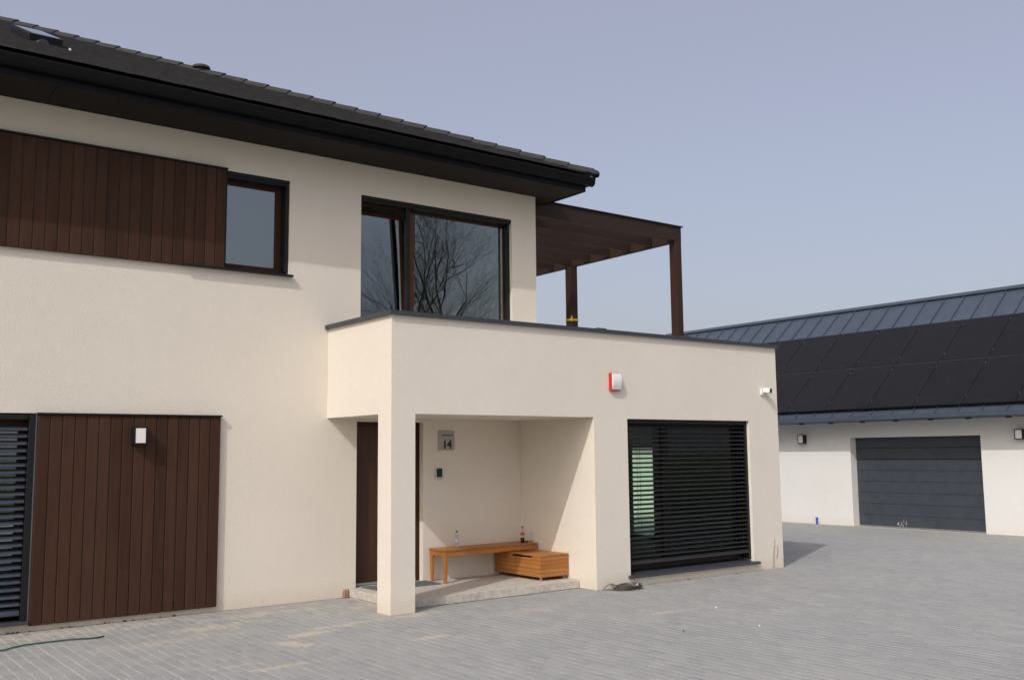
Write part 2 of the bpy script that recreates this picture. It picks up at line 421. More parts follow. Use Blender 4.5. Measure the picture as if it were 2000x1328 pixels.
for i in range(6):
    step.hexa([(sx[i],sy[i]-.012,0),(sx[i+1],sy[i+1]-.012,0),(sx[i+1],-.004,0),(sx[i],-.004,0)], [(sx[i],sy[i],.115),(sx[i+1],sy[i+1],.115),(sx[i+1],-.004,.115),(sx[i],-.004,.115)])
obj('entrance_step', step, CONC, house, bev=.006)
obj('door_threshold', B(6.82, 7.94, -.003, .30, .001, .118), CONC, house)

def window(name, x0, x1, z0, z1, y, panes, glassm, fw_=.09, fm=None):
    """frame in the opening, pane(s) inside it; panes = list of (x0,x1)"""
    fm = fm or FRAME
    f = MB()
    f.box(x0, x1, y, y+.08, z1-fw_, z1); f.box(x0, x1, y, y+.08, z0, z0+fw_)
    f.box(x0, x0+fw_, y+.001, y+.079, z0+fw_, z1-fw_); f.box(x1-fw_, x1, y+.001, y+.079, z0+fw_, z1-fw_)
    fr = obj(name, f, fm, house, bev=.004)
    for a, b in panes:
        obj('pane', B(a, b, y+.03, y+.054, z0+fw_+.001, z1-fw_-.001), glassm, fr)
    return fr
# -- upper wide window, left sash tilted inwards
WY = .16
win = window('upper_window', 6.77, 9.664, 3.73, 5.815, WY, [(7.875, 9.60)], GLASS, .06)
obj('mullion', B(7.775, 7.874, WY-.006, WY+.085, 3.792, 5.754), STILE, win, bev=.004)
obj('pane_gasket', B(9.592, 9.607, WY+.012, WY+.028, 3.82, 5.74), ALU, win)
sash = MB()
ti = math.radians(3.8)
def tp(x, d, z):   # tilt about the sash foot
    zz = z-3.82; return (x, WY+.03+d*math.cos(ti)+zz*math.sin(ti), 3.82+zz*math.cos(ti)-d*math.sin(ti))
def tbox(mb, x0, x1, d0, d1, z0, z1):
    mb.hexa([tp(x0,d0,z0),tp(x1,d0,z0),tp(x1,d1,z0),tp(x0,d1,z0)], [tp(x0,d0,z1),tp(x1,d0,z1),tp(x1,d1,z1),tp(x0,d1,z1)])
tbox(sash, 6.86, 7.74, 0, .06, 3.82, 3.90); tbox(sash, 6.86, 7.74, 0, .06, 5.65, 5.71)
tbox(sash, 6.862, 6.90, .001, .059, 3.90, 5.65); tbox(sash, 7.68, 7.74, .001, .059, 3.90, 5.65)
obj('tilted_sash', sash, FRAME, win, bev=.004)
sp = MB(); tbox(sp, 6.901, 7.679, .01, .034, 3.901, 5.649); tg = obj('pane', sp, GLASS, win)
gk = MB(); tbox(gk, 7.668, 7.682, -.004, .009, 3.9, 5.65); obj('sash_gasket', gk, ALU, win)
hd = MB(); hd.box(6.862, 9.671, .03, .155, 5.785, 5.863); hd.box(6.862, 9.671, .012, .03, 5.82, 5.863)
hb = obj('window_head_casing', hd, ANTH, house, bev=.003)
for a in ((9.625, 9.670, .06, .155), (7.675, 7.745, .06, .13)): obj('blind_guide_rail', B(*a, 3.73, 5.784), ANTH, house, bev=.003)
# -- small upper window
w2 = window('side_window', 4.21, 5.665, 4.545, 5.825, WY, [(4.27, 5.575)], GLASS, .085)
hd = MB(); hd.box(4.21, 5.716, .025, .155, 5.80, 5.884); hd.box(4.21, 5.716, .008, .024, 5.835, 5.884)
obj('window_head_casing', hd, ANTH, house, bev=.003)
gr = MB(); gr.box(5.668, 5.716, .02, .155, 4.56, 5.799); obj('blind_guide_rail', gr, ANTH, house, bev=.003)
sl = MB(); sl.hexa([(4.21,-.085,4.492),(5.757,-.085,4.492),(5.757,.155,4.505),(4.21,.155,4.505)], [(4.21,-.085,4.520),(5.757,-.085,4.520),(5.757,.155,4.542),(4.21,.155,4.542)])
obj('window_sill', sl, ANTH, house, bev=.003)

# -- timber cladding panels, one board at a time
def cladding(x0, x1, z0, z1, yb, yf, n, cap):
    p = obj('cladding_panel', B(x0, x1, yf+.016, yb, z0+.004, z1-.001), KPLAS, house)
    wd = (x1-x0)/n; gap = .009
    me = mesh_from(B(-wd/2+gap/2, wd/2-gap/2, 0, .02, 0, z1-z0), 'board', BOARD)
    nail = MB()
    for i in range(n):
        cx = x0+wd*(i+.5)
        o = bpy.data.objects.new('board', me); COL.objects.link(o); o.parent = p
        o.location = Vector((cx, yf+random.uniform(0, .0025), z0))-org(p); bevel(o, .006)
        k = 4
        for j in range(k):
            zz = z0+(z1-z0)*(j+.25)/(k-.4)+random.uniform(-.012, .012)
            if zz < z1-.03:
                nx = cx-wd*.5+.018
                nail.box(nx-.003, nx+.003, yf-.001, yf+.004, zz-.003, zz+.003)
    obj('nail_heads', nail, NAIL, p)['kind'] = 'stuff'
    c = MB(); c.box(x0-.01, x1+.012, yf-.02, yb-.001, z1+.001, z1+.022)
    obj('cap_strip', c, ANTH, p)
    return p
cladding(4.77-.14*30, 4.77, 4.495, 5.875, -.001, -.062, 30, True)
obj('cladding_edge', B(4.7705, 4.782, -.055, -.001, 4.50, 5.875), ANTH, house)
cladding(2.545, 4.770, .068, 2.515, -.001, -.062, 16, True)

# -- venetian blinds
def blind(x0, x1, zb, zt, y, pitch, tilt, width, mat, cords, guides, bar):
    t = obj('venetian_blind', B(x0, x1, y-.05, y+.05, zt-.06, zt), ANTH, house)
    n = int((zt-.07-zb)/pitch)
    prof = []
    K = 5; c, s_ = math.cos(tilt), math.sin(tilt)
    top = [((k/(K-1)-.5)*width, .006*(1-(2*k/(K-1)-1)**2)) for k in range(K)]
    pr = [(a*c-b*s_, a*s_+b*c) for a, b in top]+[(a*c-(b-.0022)*s_, a*s_+(b-.0022)*c) for a, b in reversed(top)]
    me = mesh_from(MB().extrude_x(pr, -(x1-x0)/2, (x1-x0)/2), 'slat', mat)
    for i in range(n):
        o = bpy.data.objects.new('slat', me); COL.objects.link(o); o.parent = t
        o.location = Vector(((x0+x1)/2, y, zb+.05+i*pitch))-org(t)
        o.rotation_euler = (random.uniform(-.025, .025), random.uniform(-.0012, .0012), 0)
    obj('bottom_bar', B(x0, x1, y-.045, y+.045, zb, zb+.03), mat, t, bev=.004)
    cd = MB()
    for x in cords:
        for d in (-.03, .03): cd.box(x-.002, x+.002, y+d-.002, y+d+.002, zb+.03, zt-.06)
    obj('ladder_cord', cd, KPLAS, t)
    return t
# lower right window
WY2 = YB+.20
w3 = window('ground_window', 10.49, 13.34, .20, 2.48, WY2, [(10.58, 13.25)], GLASSG, .09, FRAMED)
obj('window_mullion', B(11.42, 11.58, WY2+.001, WY2+.079, .291, 2.389), FRAMED, house, bev=.004)
blind(10.53, 13.29, .30, 2.50, YB+.10, .0705, math.radians(19), .080, SLATD, (10.80, 11.45, 12.25, 13.0), None, None)
for a in ((10.487, 10.527), (13.293, 13.346)): obj('blind_guide_rail', B(*a, YB+.055, YB+.16, .2, 2.505), ANTH, house, bev=.003)
sl = MB(); sl.hexa([(10.43,YB-.065,.118),(13.45,YB-.065,.118),(13.45,YB-.003,.122),(10.43,YB-.003,.122)], [(10.43,YB-.065,.150),(13.45,YB-.065,.150),(13.45,YB-.003,.158),(10.43,YB-.003,.158)])
sl.hexa([(10.486,YB-.003,.142),(13.347,YB-.003,.142),(13.347,WY2,.142),(10.486,WY2,.142)], [(10.486,YB-.003,.158),(13.347,YB-.003,.158),(13.347,WY2,.190),(10.486,WY2,.190)])
obj('window_sill', sl, COPE, house, bev=.003)
obj('added_dark_lining', B(13.70, XW1-.31, -1.40, .86, .061, 2.45), ROOM, house)  # added dark board over the lit inner wall, darkens the view through the glass
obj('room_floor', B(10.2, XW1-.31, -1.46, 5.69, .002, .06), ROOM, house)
# window in the wing's far wall, seen through the blind
f = MB()
for a in ((.95,2.35,.30,.37),(.95,2.35,2.08,2.15),(.95,1.02,.37,2.08),(2.28,2.35,.37,2.08),(1.72,1.79,.37,2.08)):
    f.box(XW1-.2, XW1-.13, a[0], a[1], a[2], a[3])
fr = obj('far_window', f, ANTH, house); obj('pane', B(XW1-.175, XW1-.155, 1.02, 2.28, .37, 2.08), GLASSG, fr)
# lower left window with closed-down blind
w4 = window('blind_window', .21, 2.47, .16, 2.47, .16, [(.30, 2.38)], GLASS, .09)
blind(.25, 2.45, .19, 2.515, .045, .0845, math.radians(38), .080, SLAT, (.9, 1.7), None, None)
for a in ((2.458, 2.527), (.205, .245)): obj('blind_guide_rail', B(*a, -.03, .10, .13, 2.528), ANTH, house, bev=.003)
sl = MB(); sl.box(.15, 2.535, -.09, .15, .092, .128); obj('window_sill', sl, COPE, house, bev=.004)
obj('curtain_strip', B(2.30, 2.37, .32, .36, 1.55, 2.30), CURT, house)
# -- front door
dr = MB(); dr.box(6.83, 7.93, .14, .20, .125, 2.47)
door = obj('front_door', dr, DOORM, house, bev=.004)
f = MB(); f.box(6.817, 6.87, .10, .22, .12, 2.48); f.box(7.89, 7.943, .10, .22, .12, 2.48); f.box(6.87, 7.89, .10, .22, 2.42, 2.48)
obj('door_frame', f, FRAME, door, bev=.003)
h = MB(); h.tube([(7.80,.09,1.00),(7.80,.09,1.35)], .014, 10); h.box(7.79,7.81,.09,.14,1.03,1.05); h.box(7.79,7.81,.09,.14,1.30,1.32); h.box(7.775,7.825,.132,.14,1.12,1.22)
obj('handle', h, ALU, door, smooth=False)
obj('weather_strip', B(6.872, 7.888, .118, .139, .128, .16), ALU, door)

# -- roof
T = .45; EX, EY, EZ = 10.75, -.80, 6.60
def rz(y): return EZ+T*(y-EY)
rf = MB(); RY = EY+9.0; WXL = -17.0
rf.poly([(WXL,EY,EZ),(EX,EY,EZ),(EX-9,RY,EZ+9*T),(WXL+9,RY,EZ+9*T)])
rf.poly([(EX,EY,EZ),(EX,EY+18,EZ),(EX-9,RY,EZ+9*T)])
rf.poly([(WXL,EY+18,EZ),(WXL,EY,EZ),(WXL+9,RY,EZ+9*T)])
rf.poly([(EX,EY+18,EZ),(WXL,EY+18,EZ),(WXL+9,RY,EZ+9*T),(EX-9,RY,EZ+9*T)])
for v in list(rf.v): pass
roof = obj('roof', rf, TILE, house)
TW, TL = .30, .34
dy = TL/math.sqrt(1+T*T)
def tile_corners(x0, x1, ya, yb):
    lim = lambda y: EX-(y-EY)+.02
    xb = min(x1, lim(ya)); xt = min(x1, lim(yb))
    return xb, xt
stuffb = MB(); cand = []
for r in range(26):
    ya = EY-.03+r*dy; yb = ya+dy+.04
    xx = -1.2+(TW/2 if r % 2 else 0)
    while xx < EX:
        xb, xt = tile_corners(xx, xx+TW-.004, ya, yb)
        if xb > xx+.03:
            full = xt >= xx+TW-.005
            cand.append((xx, ya, full, xb, xt))
        xx += TW
def tile_mb(x0, xb, xt, ya, j=0, base=None):
    yb = ya+dy+.04; m = MB()
    xt = max(xt, x0+.004)
    z0a, z1a = rz(ya)+.044+j, rz(ya)+.070+j; z0b, z1b = rz(yb)+.001+j, rz(yb)+.024+j
    m.hexa([(x0,ya,z0a),(xb,ya,z0a),(xt,yb,z0b),(x0,yb,z0b)], [(x0,ya,z1a),(xb,ya,z1a),(xt,yb,z1b),(x0,yb,z1b)])
    return m
scored = []
for c in cand:
    s = screen((c[0]+.15, c[1], rz(c[1])))
    inside = s and -20 < s[0] < 2000 and s[1] > -20
    scored.append((s[2] if inside and c[2] else 1e9, c))
scored.sort(key=lambda q: q[0])
tme = mesh_from(tile_mb(0, TW-.004, TW-.004, 0), 'roof_tile', TILE, Vector((0, 0, rz(0))))
for k, (d, c) in enumerate(scored):
    j = random.uniform(-.003, .004)
    if k < 290 and d < 1e8:
        o = bpy.data.objects.new('roof_tile', tme); COL.objects.link(o); o.parent = roof
        o.location = Vector((c[0], c[1], rz(c[1])+j))-org(roof)
    else:
        m = tile_mb(c[0], c[3], c[4], c[1], j); n = len(stuffb.v); stuffb.v += m.v; stuffb.f += [tuple(n+i for i in q) for q in m.f]
tag(obj('tile_field', stuffb, TILE, roof), kind='stuff')
# hip caps
hd = Vector((-1, 1, T)).normalized(); side = Vector((1, 1, 0)).normalized(); upn = Vector((hd.y*side.z-hd.z*side.y, hd.z*side.x-hd.x*side.z, hd.x*side.y-hd.y*side.x))
if upn.z < 0: upn = -upn
def cap_mesh(ln, wd, big):
    m = MB()
    def ring(t, sc, lift):
        pts = [(-wd*sc, -.035), (-wd*sc, -.008), (-wd*.42*sc, .050*sc), (-wd*.14*sc, .066*sc), (wd*.14*sc, .066*sc), (wd*.42*sc, .050*sc), (wd*sc, -.008), (wd*sc, -.035)]
        return [hd*t+side*a+upn*(b+lift) for a, b in pts]
    m.hexa(ring(0, 1.08, .020), ring(ln, .96, .004)); return m
cm = mesh_from(cap_mesh(.47, .125, 1), 'hip_tile', HIPT)
start = Vector((EX+.02, EY-.02, EZ+.035))
for i in range(29):
    o = bpy.data.objects.new('hip_tile', cm); COL.objects.link(o); o.parent = roof
    o.location = start+hd*(i*.43)+upn*random.uniform(0, .006)-org(roof)
e = MB()
for k in range(7):
    pass
endc = MB(); rr = []
for t, sc in ((0, 1.06), (-.06, .98), (-.10, .7), (-.115, .25)):
    rr.append([start+hd*t+side*(a*sc)+upn*(b*sc+.018) for a, b in ((-.125,-.035),(-.125,-.008),(-.055,.050),(0,.066),(.055,.050),(.125,-.008),(.125,-.035))])
n0 = 0
for r_ in rr: endc.v += [tuple(p) for p in r_]
for i in range(3):
    for k in range(6): endc.f.append((i*7+k, i*7+k+1, (i+1)*7+k+1, (i+1)*7+k))
endc.f.append(tuple(21+k for k in range(7)))
obj('hip_end_cap', endc, HIPT, roof, smooth=True)
# vent cap on the hip
vp = Vector((EX, EY, EZ))+Vector((-1, 1, T))*4.93+Vector((0, 0, .07))
v = MB(); v.lathe([(.12,-.03),(.12,.03),(.165,.035),(.165,.055),(.15,.085),(.09,.105),(.02,.11)], vp.x, vp.y, vp.z, 18)
obj('vent_cap', v, HIPT, roof)
# roof window
sk = MB(); x0, x1, ya, yb = 2.53, 2.97, 1.55, 2.95
def rp(x, y, h): return (x, y, rz(y)+h)
sk.hexa([rp(x0,ya,-.02),rp(x1,ya,-.02),rp(x1,yb,-.02),rp(x0,yb,-.02)], [rp(x0,ya,.17),rp(x1,ya,.17),rp(x1,yb,.17),rp(x0,yb,.17)])
skl = obj('roof_window', sk, BLACK, roof, bev=.006)
sg = MB(); sg.hexa([rp(x0+.03,ya+.03,.171),rp(x1-.03,ya+.03,.171),rp(x1-.03,yb-.03,.171),rp(x0+.03,yb-.03,.171)], [rp(x0+.03,ya+.03,.18),rp(x1-.03,ya+.03,.18),rp(x1-.03,yb-.03,.18),rp(x0+.03,yb-.03,.18)])
obj('pane', sg, SKYG, skl)
hv = MB()
for k in range(7):
    pass
ar = [(math.cos(math.pi*k/8)*.085, math.sin(math.pi*k/8)*.10) for k in range(9)]
hv.hexa([rp(2.66+a*.8, 1.22, .06+b*.8) for a, b in ar], [rp(2.66+a*.7, 1.54, .05+b*.3) for a, b in ar])
obj('vent_tile', hv, HIPT, roof)
cl = MB(); cl.hexa([rp(3.0,1.3,.04),rp(3.025,1.3,.04),rp(3.025,1.33,.04),rp(3.0,1.33,.04)], [rp(3.0,1.3,.085),rp(3.025,1.3,.085),rp(3.025,1.33,.085),rp(3.0,1.33,.085)])
obj('roof_clip', cl, WPLAS, roof)
# soffit panels, fascia and gutter
SFE, SXE = -.765, 10.62
sxs = [-17, -3.4, -.8, 2.46, 5.74, 9.0, SXE]
for i in range(len(sxs)-1):
    obj('soffit_panel', B(sxs[i]+.003, sxs[i+1]-.003, SFE, -.001, ZS, ZS+.018), SOFF, house)
obj('soffit_panel', B(XC+.001, SXE-.003, .003, 17.2, ZS, ZS+.018), SOFF, house)
fa = MB(); fa.box(-17, SXE, SFE-.02, SFE, ZS-.012, EZ-.02); fa.box(SXE, SXE+.02, SFE-.02, 17.5, ZS-.012, EZ-.02)
obj('fascia', fa, BLACK, house)
gp = [(0,.125),(.095,.118),(.112,.135),(.120,.128),(.118,.10),(.105,.035),(.075,.0),(.03,-.012),(0,0)]
gprof = [(SFE-.021-a, ZS+.09+b) for a, b in gp]
gu = MB(); gu.extrude_x(gprof, -17, SXE+.14)
gu.extrude_y([(SXE+.021+a, ZS+.0905+b) for a, b in gp], SFE-.02, 17.5)
gut = obj('gutter', gu, BLACK, house)
cy = sum(p[0] for p in gprof)/9; cz = sum(p[1] for p in gprof)/9
for xk in (1.2, 3.9, 6.6, 9.3):
    gj = MB().extrude_x([(cy+(a-cy)*1.06, cz+(b-cz)*1.06) for a, b in gprof], xk-.05, xk+.05)
    obj('gutter_joint', gj, BLACK, gut)
# plaster scar by the right corner and broken edge by the step
sc_ = MB()
def blob(mb, pts, y, th=.006):
    mb.hexa([(x, y, z) for x, z in pts], [(x, y-th, z) for x, z in pts])
blob(sc_, [(13.825,.02),(13.872,.02),(13.880,.14),(13.892,.30),(13.918,.38),(13.88,.41),(13.855,.30),(13.835,.16)], YB-.0005, .004)
blob(sc_, [(13.882,.42),(13.912,.42),(13.91,.48),(13.885,.48)], YB-.0005, .004)
blob(sc_, [(13.925,.15),(13.965,.17),(14.0,.29),(13.985,.38),(13.955,.37),(13.965,.29),(13.935,.22)], YB-.0005, .003)
blob(sc_, [(13.893,.50),(13.904,.50),(13.903,.53),(13.894,.53)], YB-.0005, .003)
obj('plaster_scar', sc_, SCAR, house)
bb = MB(); bb.hexa([(6.60,-.045,0),(6.69,-.05,0),(6.695,-.004,0),(6.60,-.004,0)], [(6.61,-.03,.10),(6.685,-.04,.115),(6.69,-.004,.12),(6.615,-.004,.108)])
obj('broken_brick', bb, BRICKM, house, bev=.008)
# soil crumbs along the wall foot
so = MB()
random.seed(3)
for k in range(40):
    x = random.choice((random.uniform(1.4, 2.6), random.uniform(2.4, 4.9), random.uniform(2.4, 4.4), random.uniform(11.4, 12.9)))
    y0 = -.015 if x < 6 else YB-.015
    r = random.uniform(.006, .026)*(1.6 if x < 2.3 else .6 if x > 6 else 1)
    m = [(x+math.cos(a)*r*random.uniform(.7,1.5), y0-.02+math.sin(a)*r*.6, 0) for a in [i*math.pi/3 for i in range(6)]]
    so.hexa(m, [(x+(p[0]-x)*.4, y0-.02+(p[1]-y0+.02)*.4, r*.8) for p in m])
tag(obj('soil', so, SOIL), label='crumbs of brown soil lying along the foot of the house walls', cat='soil', kind='stuff')

# ================================================================ pergola
perg = thing('pergola', 'dark brown timber pergola on the roof terrace at the end of the house', 'pergola', (12, .3, 3.5))
PZ0, PZ1, PXE = 6.10, 6.375, 14.09
obj('front_beam', B(XC+.003, PXE, .30, .40, PZ0, PZ1), BEAM, perg, bev=.004)
obj('rim_beam', B(PXE-.10, PXE, .401, 5.6, PZ0-.01, PZ1), wood('brown_rim', (.028,.015,.011), (.046,.023,.015), 'y', .6, 16, .3, .3), perg, bev=.004)
rme = mesh_from(B(XC+.003, PXE-.101, 0, .08, 0, PZ1-PZ0-.02), 'rafter', BEAM)
for k in range(8):
    o = bpy.data.objects.new('rafter', rme); COL.objects.link(o); o.parent = perg
    o.location = Vector((0, 1.00+k*.625, PZ0+.015))-org(perg)
postm = wood('brown_post', (.030,.0145,.010), (.050,.023,.015), 'z', .6, 16, .3, .3)
for y0 in (.402, 3.42):
    p = obj('post', B(PXE-.20 if y0 > 1 else PXE-.17, PXE-.005, y0 if y0 > 1 else .30, y0+.18 if y0 > 1 else .47, 3.5, PZ0-.011 if y0 > 1 else PZ0-.001), postm, perg, bev=.004)
    if y0 > 1:
        st = MB(); st.box(PXE-.206, PXE+.001, y0-.006, y0+.186, 4.88, 4.92); st.box(PXE-.212, PXE-.17, y0-.012, y0-.006, 4.86, 4.97)
        tag(obj('ratchet_strap', st, YEL), 'yellow strap wrapped round the rear pergola post', 'strap')
cpm = MB(); cpm.box(XC+.003, PXE+.03, .27, .43, PZ1+.001, PZ1+.022); cpm.box(PXE-.13, PXE+.03, .431, 5.63, PZ1+.001, PZ1+.022)
obj('cap_flashing', cpm, ANTH, perg)

# ================================================================ garage
gar = thing('garage', 'pale rendered garage with blue grey standing seam roof and sectional door', 'garage', (23.02, 1, 0))
GX = 23.02; GY0, GY1 = -6.0, 12.0
gw = MB(); gw.wall('y', GY0, GY1, 0, 2.9, GX, GX+.32, [(-.79,2.755,0,2.316)])
gw.wall('x', GX+.32, GX+6.5, 0, 2.9, GY0, GY0+.3, []); gw.wall('x', GX+.32, GX+6.5, 0, 2.9, GY1-.3, GY1, []); gw.wall('y', GY0, GY1, 0, 2.9, GX+6.5, GX+6.8, [])
obj('wall', gw, WHITE, gar)
gd = obj('garage_door', B(GX+.285, GX+.30, -.785, 2.75, .02, 2.31), KPLAS, gar)
for k in range(8):
    z0 = .030+k*.288
    z1 = min(z0+.2855, 2.312)
    m = MB(); m.hexa([(GX+.255,-.785,z1-.0175),(GX+.284,-.785,z1-.0175),(GX+.284,2.75,z1-.0175),(GX+.255,2.75,z1-.0175)], [(GX+.270,-.785,z1),(GX+.284,-.785,z1),(GX+.284,2.75,z1),(GX+.270,2.75,z1)]); m.hexa([(GX+.255,-.785,z0),(GX+.284,-.785,z0),(GX+.284,2.75,z0),(GX+.255,2.75,z0)], [(GX+.255,-.785,z1-.018),(GX+.284,-.785,z1-.018),(GX+.284,2.75,z1-.018),(GX+.255,2.75,z1-.018)])
    ds = obj('door_section', m, DOORG, gd)
    if k == 0: sec0 = ds
obj('door_seal', B(GX+.25, GX+.284, -.785, 2.75, .004, .028), ALU, gd)
pk = MB()
random.seed(11)
for (y, z, h_, wd, ln) in ((1.63,.10,.09,.045,.5),(1.54,.12,.11,.018,.25),(1.47,.16,.10,.014,.1),(1.40,.13,.14,.02,-.15),(1.50,.07,.05,.03,0),(1.58,.06,.04,.03,0)):
    pts = []
    for i in range(8):
        a = 2*math.pi*i/8; rr_ = random.uniform(.6, 1.2)
        pts.append((y+math.cos(a)*wd*rr_*.6-ln*math.sin(a)*h_*.4, z+math.sin(a)*h_*.5*rr_))
    pk.hexa([(GX+.2548, p, q) for p, q in pts], [(GX+.2535, p, q) for p, q in pts])
obj('paint_mark', pk, PAINT, gd)
# roof
A = math.radians(40); E0 = Vector((22.28, 0, 2.915)); sd = Vector((math.cos(A), 0, math.sin(A))); nn = Vector((-math.sin(A), 0, math.cos(A)))
def gp_(s, y, h): return E0+sd*s+nn*h+Vector((0, y, 0))
deck = MB()
deck.hexa([gp_(-.09,GY0-.4,-.15),gp_(5.2,GY0-.4,-.15),gp_(5.2,GY1+.4,-.15),gp_(-.09,GY1+.4,-.15)], [gp_(-.09,GY0-.4,-.01),gp_(5.2,GY0-.4,-.01),gp_(5.2,GY1+.4,-.01),gp_(-.09,GY1+.4,-.01)])
rx = gp_(5.2,0,0).x
deck.hexa([(2*rx-gp_(-.09,0,-.15).x,GY0-.4,gp_(-.09,0,-.15).z),(2*rx-gp_(-.09,0,-.15).x,GY1+.4,gp_(-.09,0,-.15).z),(rx+.001,GY1+.4,gp_(5.2,0,-.15).z),(rx+.001,GY0-.4,gp_(5.2,0,-.15).z)],
          [(2*rx-gp_(-.09,0,0).x,GY0-.4,gp_(-.09,0,0).z),(2*rx-gp_(-.09,0,0).x,GY1+.4,gp_(-.09,0,0).z),(rx+.001,GY1+.4,gp_(5.2,0,0).z),(rx+.001,GY0-.4,gp_(5.2,0,0).z)])
groof = obj('roof', deck, SHEET, gar)
SEAM = .572
sm = MB(); q = MB()
q.hexa([gp_(-.10,0,-.008),gp_(5.19,0,-.008),gp_(5.19,SEAM-.004,-.008),gp_(-.10,SEAM-.004,-.008)], [gp_(-.10,0,.002),gp_(5.19,0,.002),gp_(5.19,SEAM-.004,.002),gp_(-.10,SEAM-.004,.002)])
q.hexa([gp_(-.10,0,.0021),gp_(5.19,0,.0021),gp_(5.19,.022,.0021),gp_(-.10,.022,.0021)], [gp_(-.10,0,.034),gp_(5.19,0,.034),gp_(5.19,.022,.034),gp_(-.10,.022,.034)])
sme = mesh_from(q, 'roof_sheet', SHEET)
k = 0; y = GY0-.4+ (.99-.572*2-GY0+.4) % SEAM
while y+SEAM < GY1+.45:
    o = bpy.data.objects.new('roof_sheet', sme); COL.objects.link(o); o.parent = groof; o.location = Vector((0, y, 0))-org(groof); y += SEAM
rc = MB()
rc.hexa([gp_(5.05,GY0-.42,.036),gp_(5.22,GY0-.42,.036),gp_(5.22,GY1+.42,.036),gp_(5.05,GY1+.42,.036)], [gp_(5.05,GY0-.42,.066),gp_(5.20,GY0-.42,.066),gp_(5.20,GY1+.42,.066),gp_(5.05,GY1+.42,.066)])
obj('ridge_cap', rc, SHEET, groof)
ef = MB()
ex, ez = gp_(-.10,0,0).x, gp_(-.10,0,0).z
ef.extrude_y([(ex-.012, ez+.012), (ex-.012, ez-.10), (ex+.02, ez-.125), (ex+.06, ez-.125), (ex+.06, ez+.012)], GY0-.4, GY1+.4)
obj('eave_trim', ef, SHEET, groof)
obj('eave_soffit', B(ex+.061, GX-.001, GY0-.4, GY1+.4, ez-.13, ez-.11), SHEET, groof)
br = MB()
for k in range(14):
    yy = -5.6+k*.93; obj('eave_bracket', B(ex+.065, ex+.16, yy, yy+.10, ez-.165, ez-.131), ANTH, groof)
pass
# solar panels, two rows
pmesh = MB()
PWD, PH = 1.25, 1.80
fr_ = MB(); a0 = .012
def panel(mb, s0, s1, y0, y1, h0, h1):
    mb.hexa([gp_(s0,y0,h0),gp_(s1,y0,h0),gp_(s1,y1,h0),gp_(s0,y1,h0)], [gp_(s0,y0,h1),gp_(s1,y0,h1),gp_(s1,y1,h1),gp_(s0,y1,h1)])
panel(fr_, 0, PH, .0, PWD-.022, .085, .118)
fme = mesh_from(fr_, 'solar_panel', PFRAME, E0)
gl_ = MB(); panel(gl_, .014, PH-.014, .014, PWD-.036, .1181, .1205); glm = mesh_from(gl_, 'solar_glass', PANEL, E0)
cl_ = MB()
for s_ in (.28, PH-.22): panel(cl_, s_, s_+.03, PWD-.02, PWD-.002, .10, .124)
clm = mesh_from(cl_, 'clamp', RAIL, E0)
for row, s0 in enumerate((.07, 1.905)):
    sh = 1.80/PH
    for kx in range(-3, 7):
        y0 = -.80+kx*1.2475+.011
        o = bpy.data.objects.new('solar_panel', fme); COL.objects.link(o); o.parent = gar
        o.location = E0+sd*s0+Vector((0, y0, 0))-org(gar)
        for nm, mm in (('panel_glass', glm), ('clamp', clm)):
            c = bpy.data.objects.new(nm, mm); COL.objects.link(c); c.parent = o
rl = MB(); panel(rl, 1.878, 1.898, -4.5, 8.0, .085, .104); obj('mounting_rail', rl, RAIL, gar)
rl = MB(); panel(rl, .10, .14, -4.5, 8.0, .036, .084); panel(rl, 3.5, 3.54, -4.5, 8.0, .036, .084); obj('mounting_rail', rl, PFRAME, gar)

# ================================================================ things on the walls
def wall_lamp(label, loc, rot, wd, ht, dp, group):   # dark open-fronted box with an opal insert
    t = thing('wall_lamp', label, 'lamp', loc, group)
    ORG[t.name] = Vector((0,0,0))
    h = MB(); e = .018
    h.box(-wd/2, wd/2, -.02, 0, -ht/2, ht/2)
    h.box(-wd/2, -wd/2+e, -dp, -.0201, -ht/2, ht/2); h.box(wd/2-e, wd/2, -dp, -.0201, -ht/2, ht/2)
    h.box(-wd/2+e, wd/2-e, -dp, -.0201, ht/2-e, ht/2); h.box(-wd/2+e, wd/2-e, -dp, -.0201, -ht/2, -ht/2+e)
    o = obj('lamp_housing', h, ANTH, t, bev=.002); d = obj('diffuser', B(-wd/2+e+.001, wd/2-e-.001, -dp+.004, -.021, -ht/2+e+.001, ht/2-e-.001), DIFF, t, bev=.004)
    for q_ in (o, d): q_.location = (0, 0, 0)
    t.rotation_euler = (0, 0, rot)
    return t
grp = 'outdoor wall lamps'
wall_lamp('dark wall lamp with bright pinkish diffuser on the brown timber cladding', (3.70, -.064, 2.266), 0, .165, .225, .135, grp)
wall_lamp('dark wall lamp on the pale garage wall between house corner and garage door', (GX-.001, 4.215, 2.303), -math.pi/2, .19, .235, .15, grp)
wall_lamp('dark wall lamp on the pale garage wall at the right edge of the picture', (GX-.001, -1.76, 2.318), -math.pi/2, .19, .235, .15, grp)

al = thing('alarm_siren', 'white and red alarm siren box on the cream porch wall', 'alarm', (10.22, YB, 3.06))
m = MB()
prof = [(0,2.925),(-.058,2.925),(-.062,2.96),(-.062,3.16),(-.056,3.196),(0,3.196)]
m.extrude_x([(YB-.0005+a, b) for a, b in prof], 10.116, 10.306); obj('siren_base', m, RPLAS, al, bev=.003)
m = MB()
cv = [(-.0625,2.940)]+[(-.0625-.030*math.sin(math.pi*k/8), 2.94+.252*k/8) for k in range(1, 8)]+[(-.0625,3.192),(-.0635,3.192)][:1]
m.extrude_x([(YB+a, b) for a, b in cv], 10.128, 10.308); obj('siren_cover', m, WPLAS, al, bev=.002)

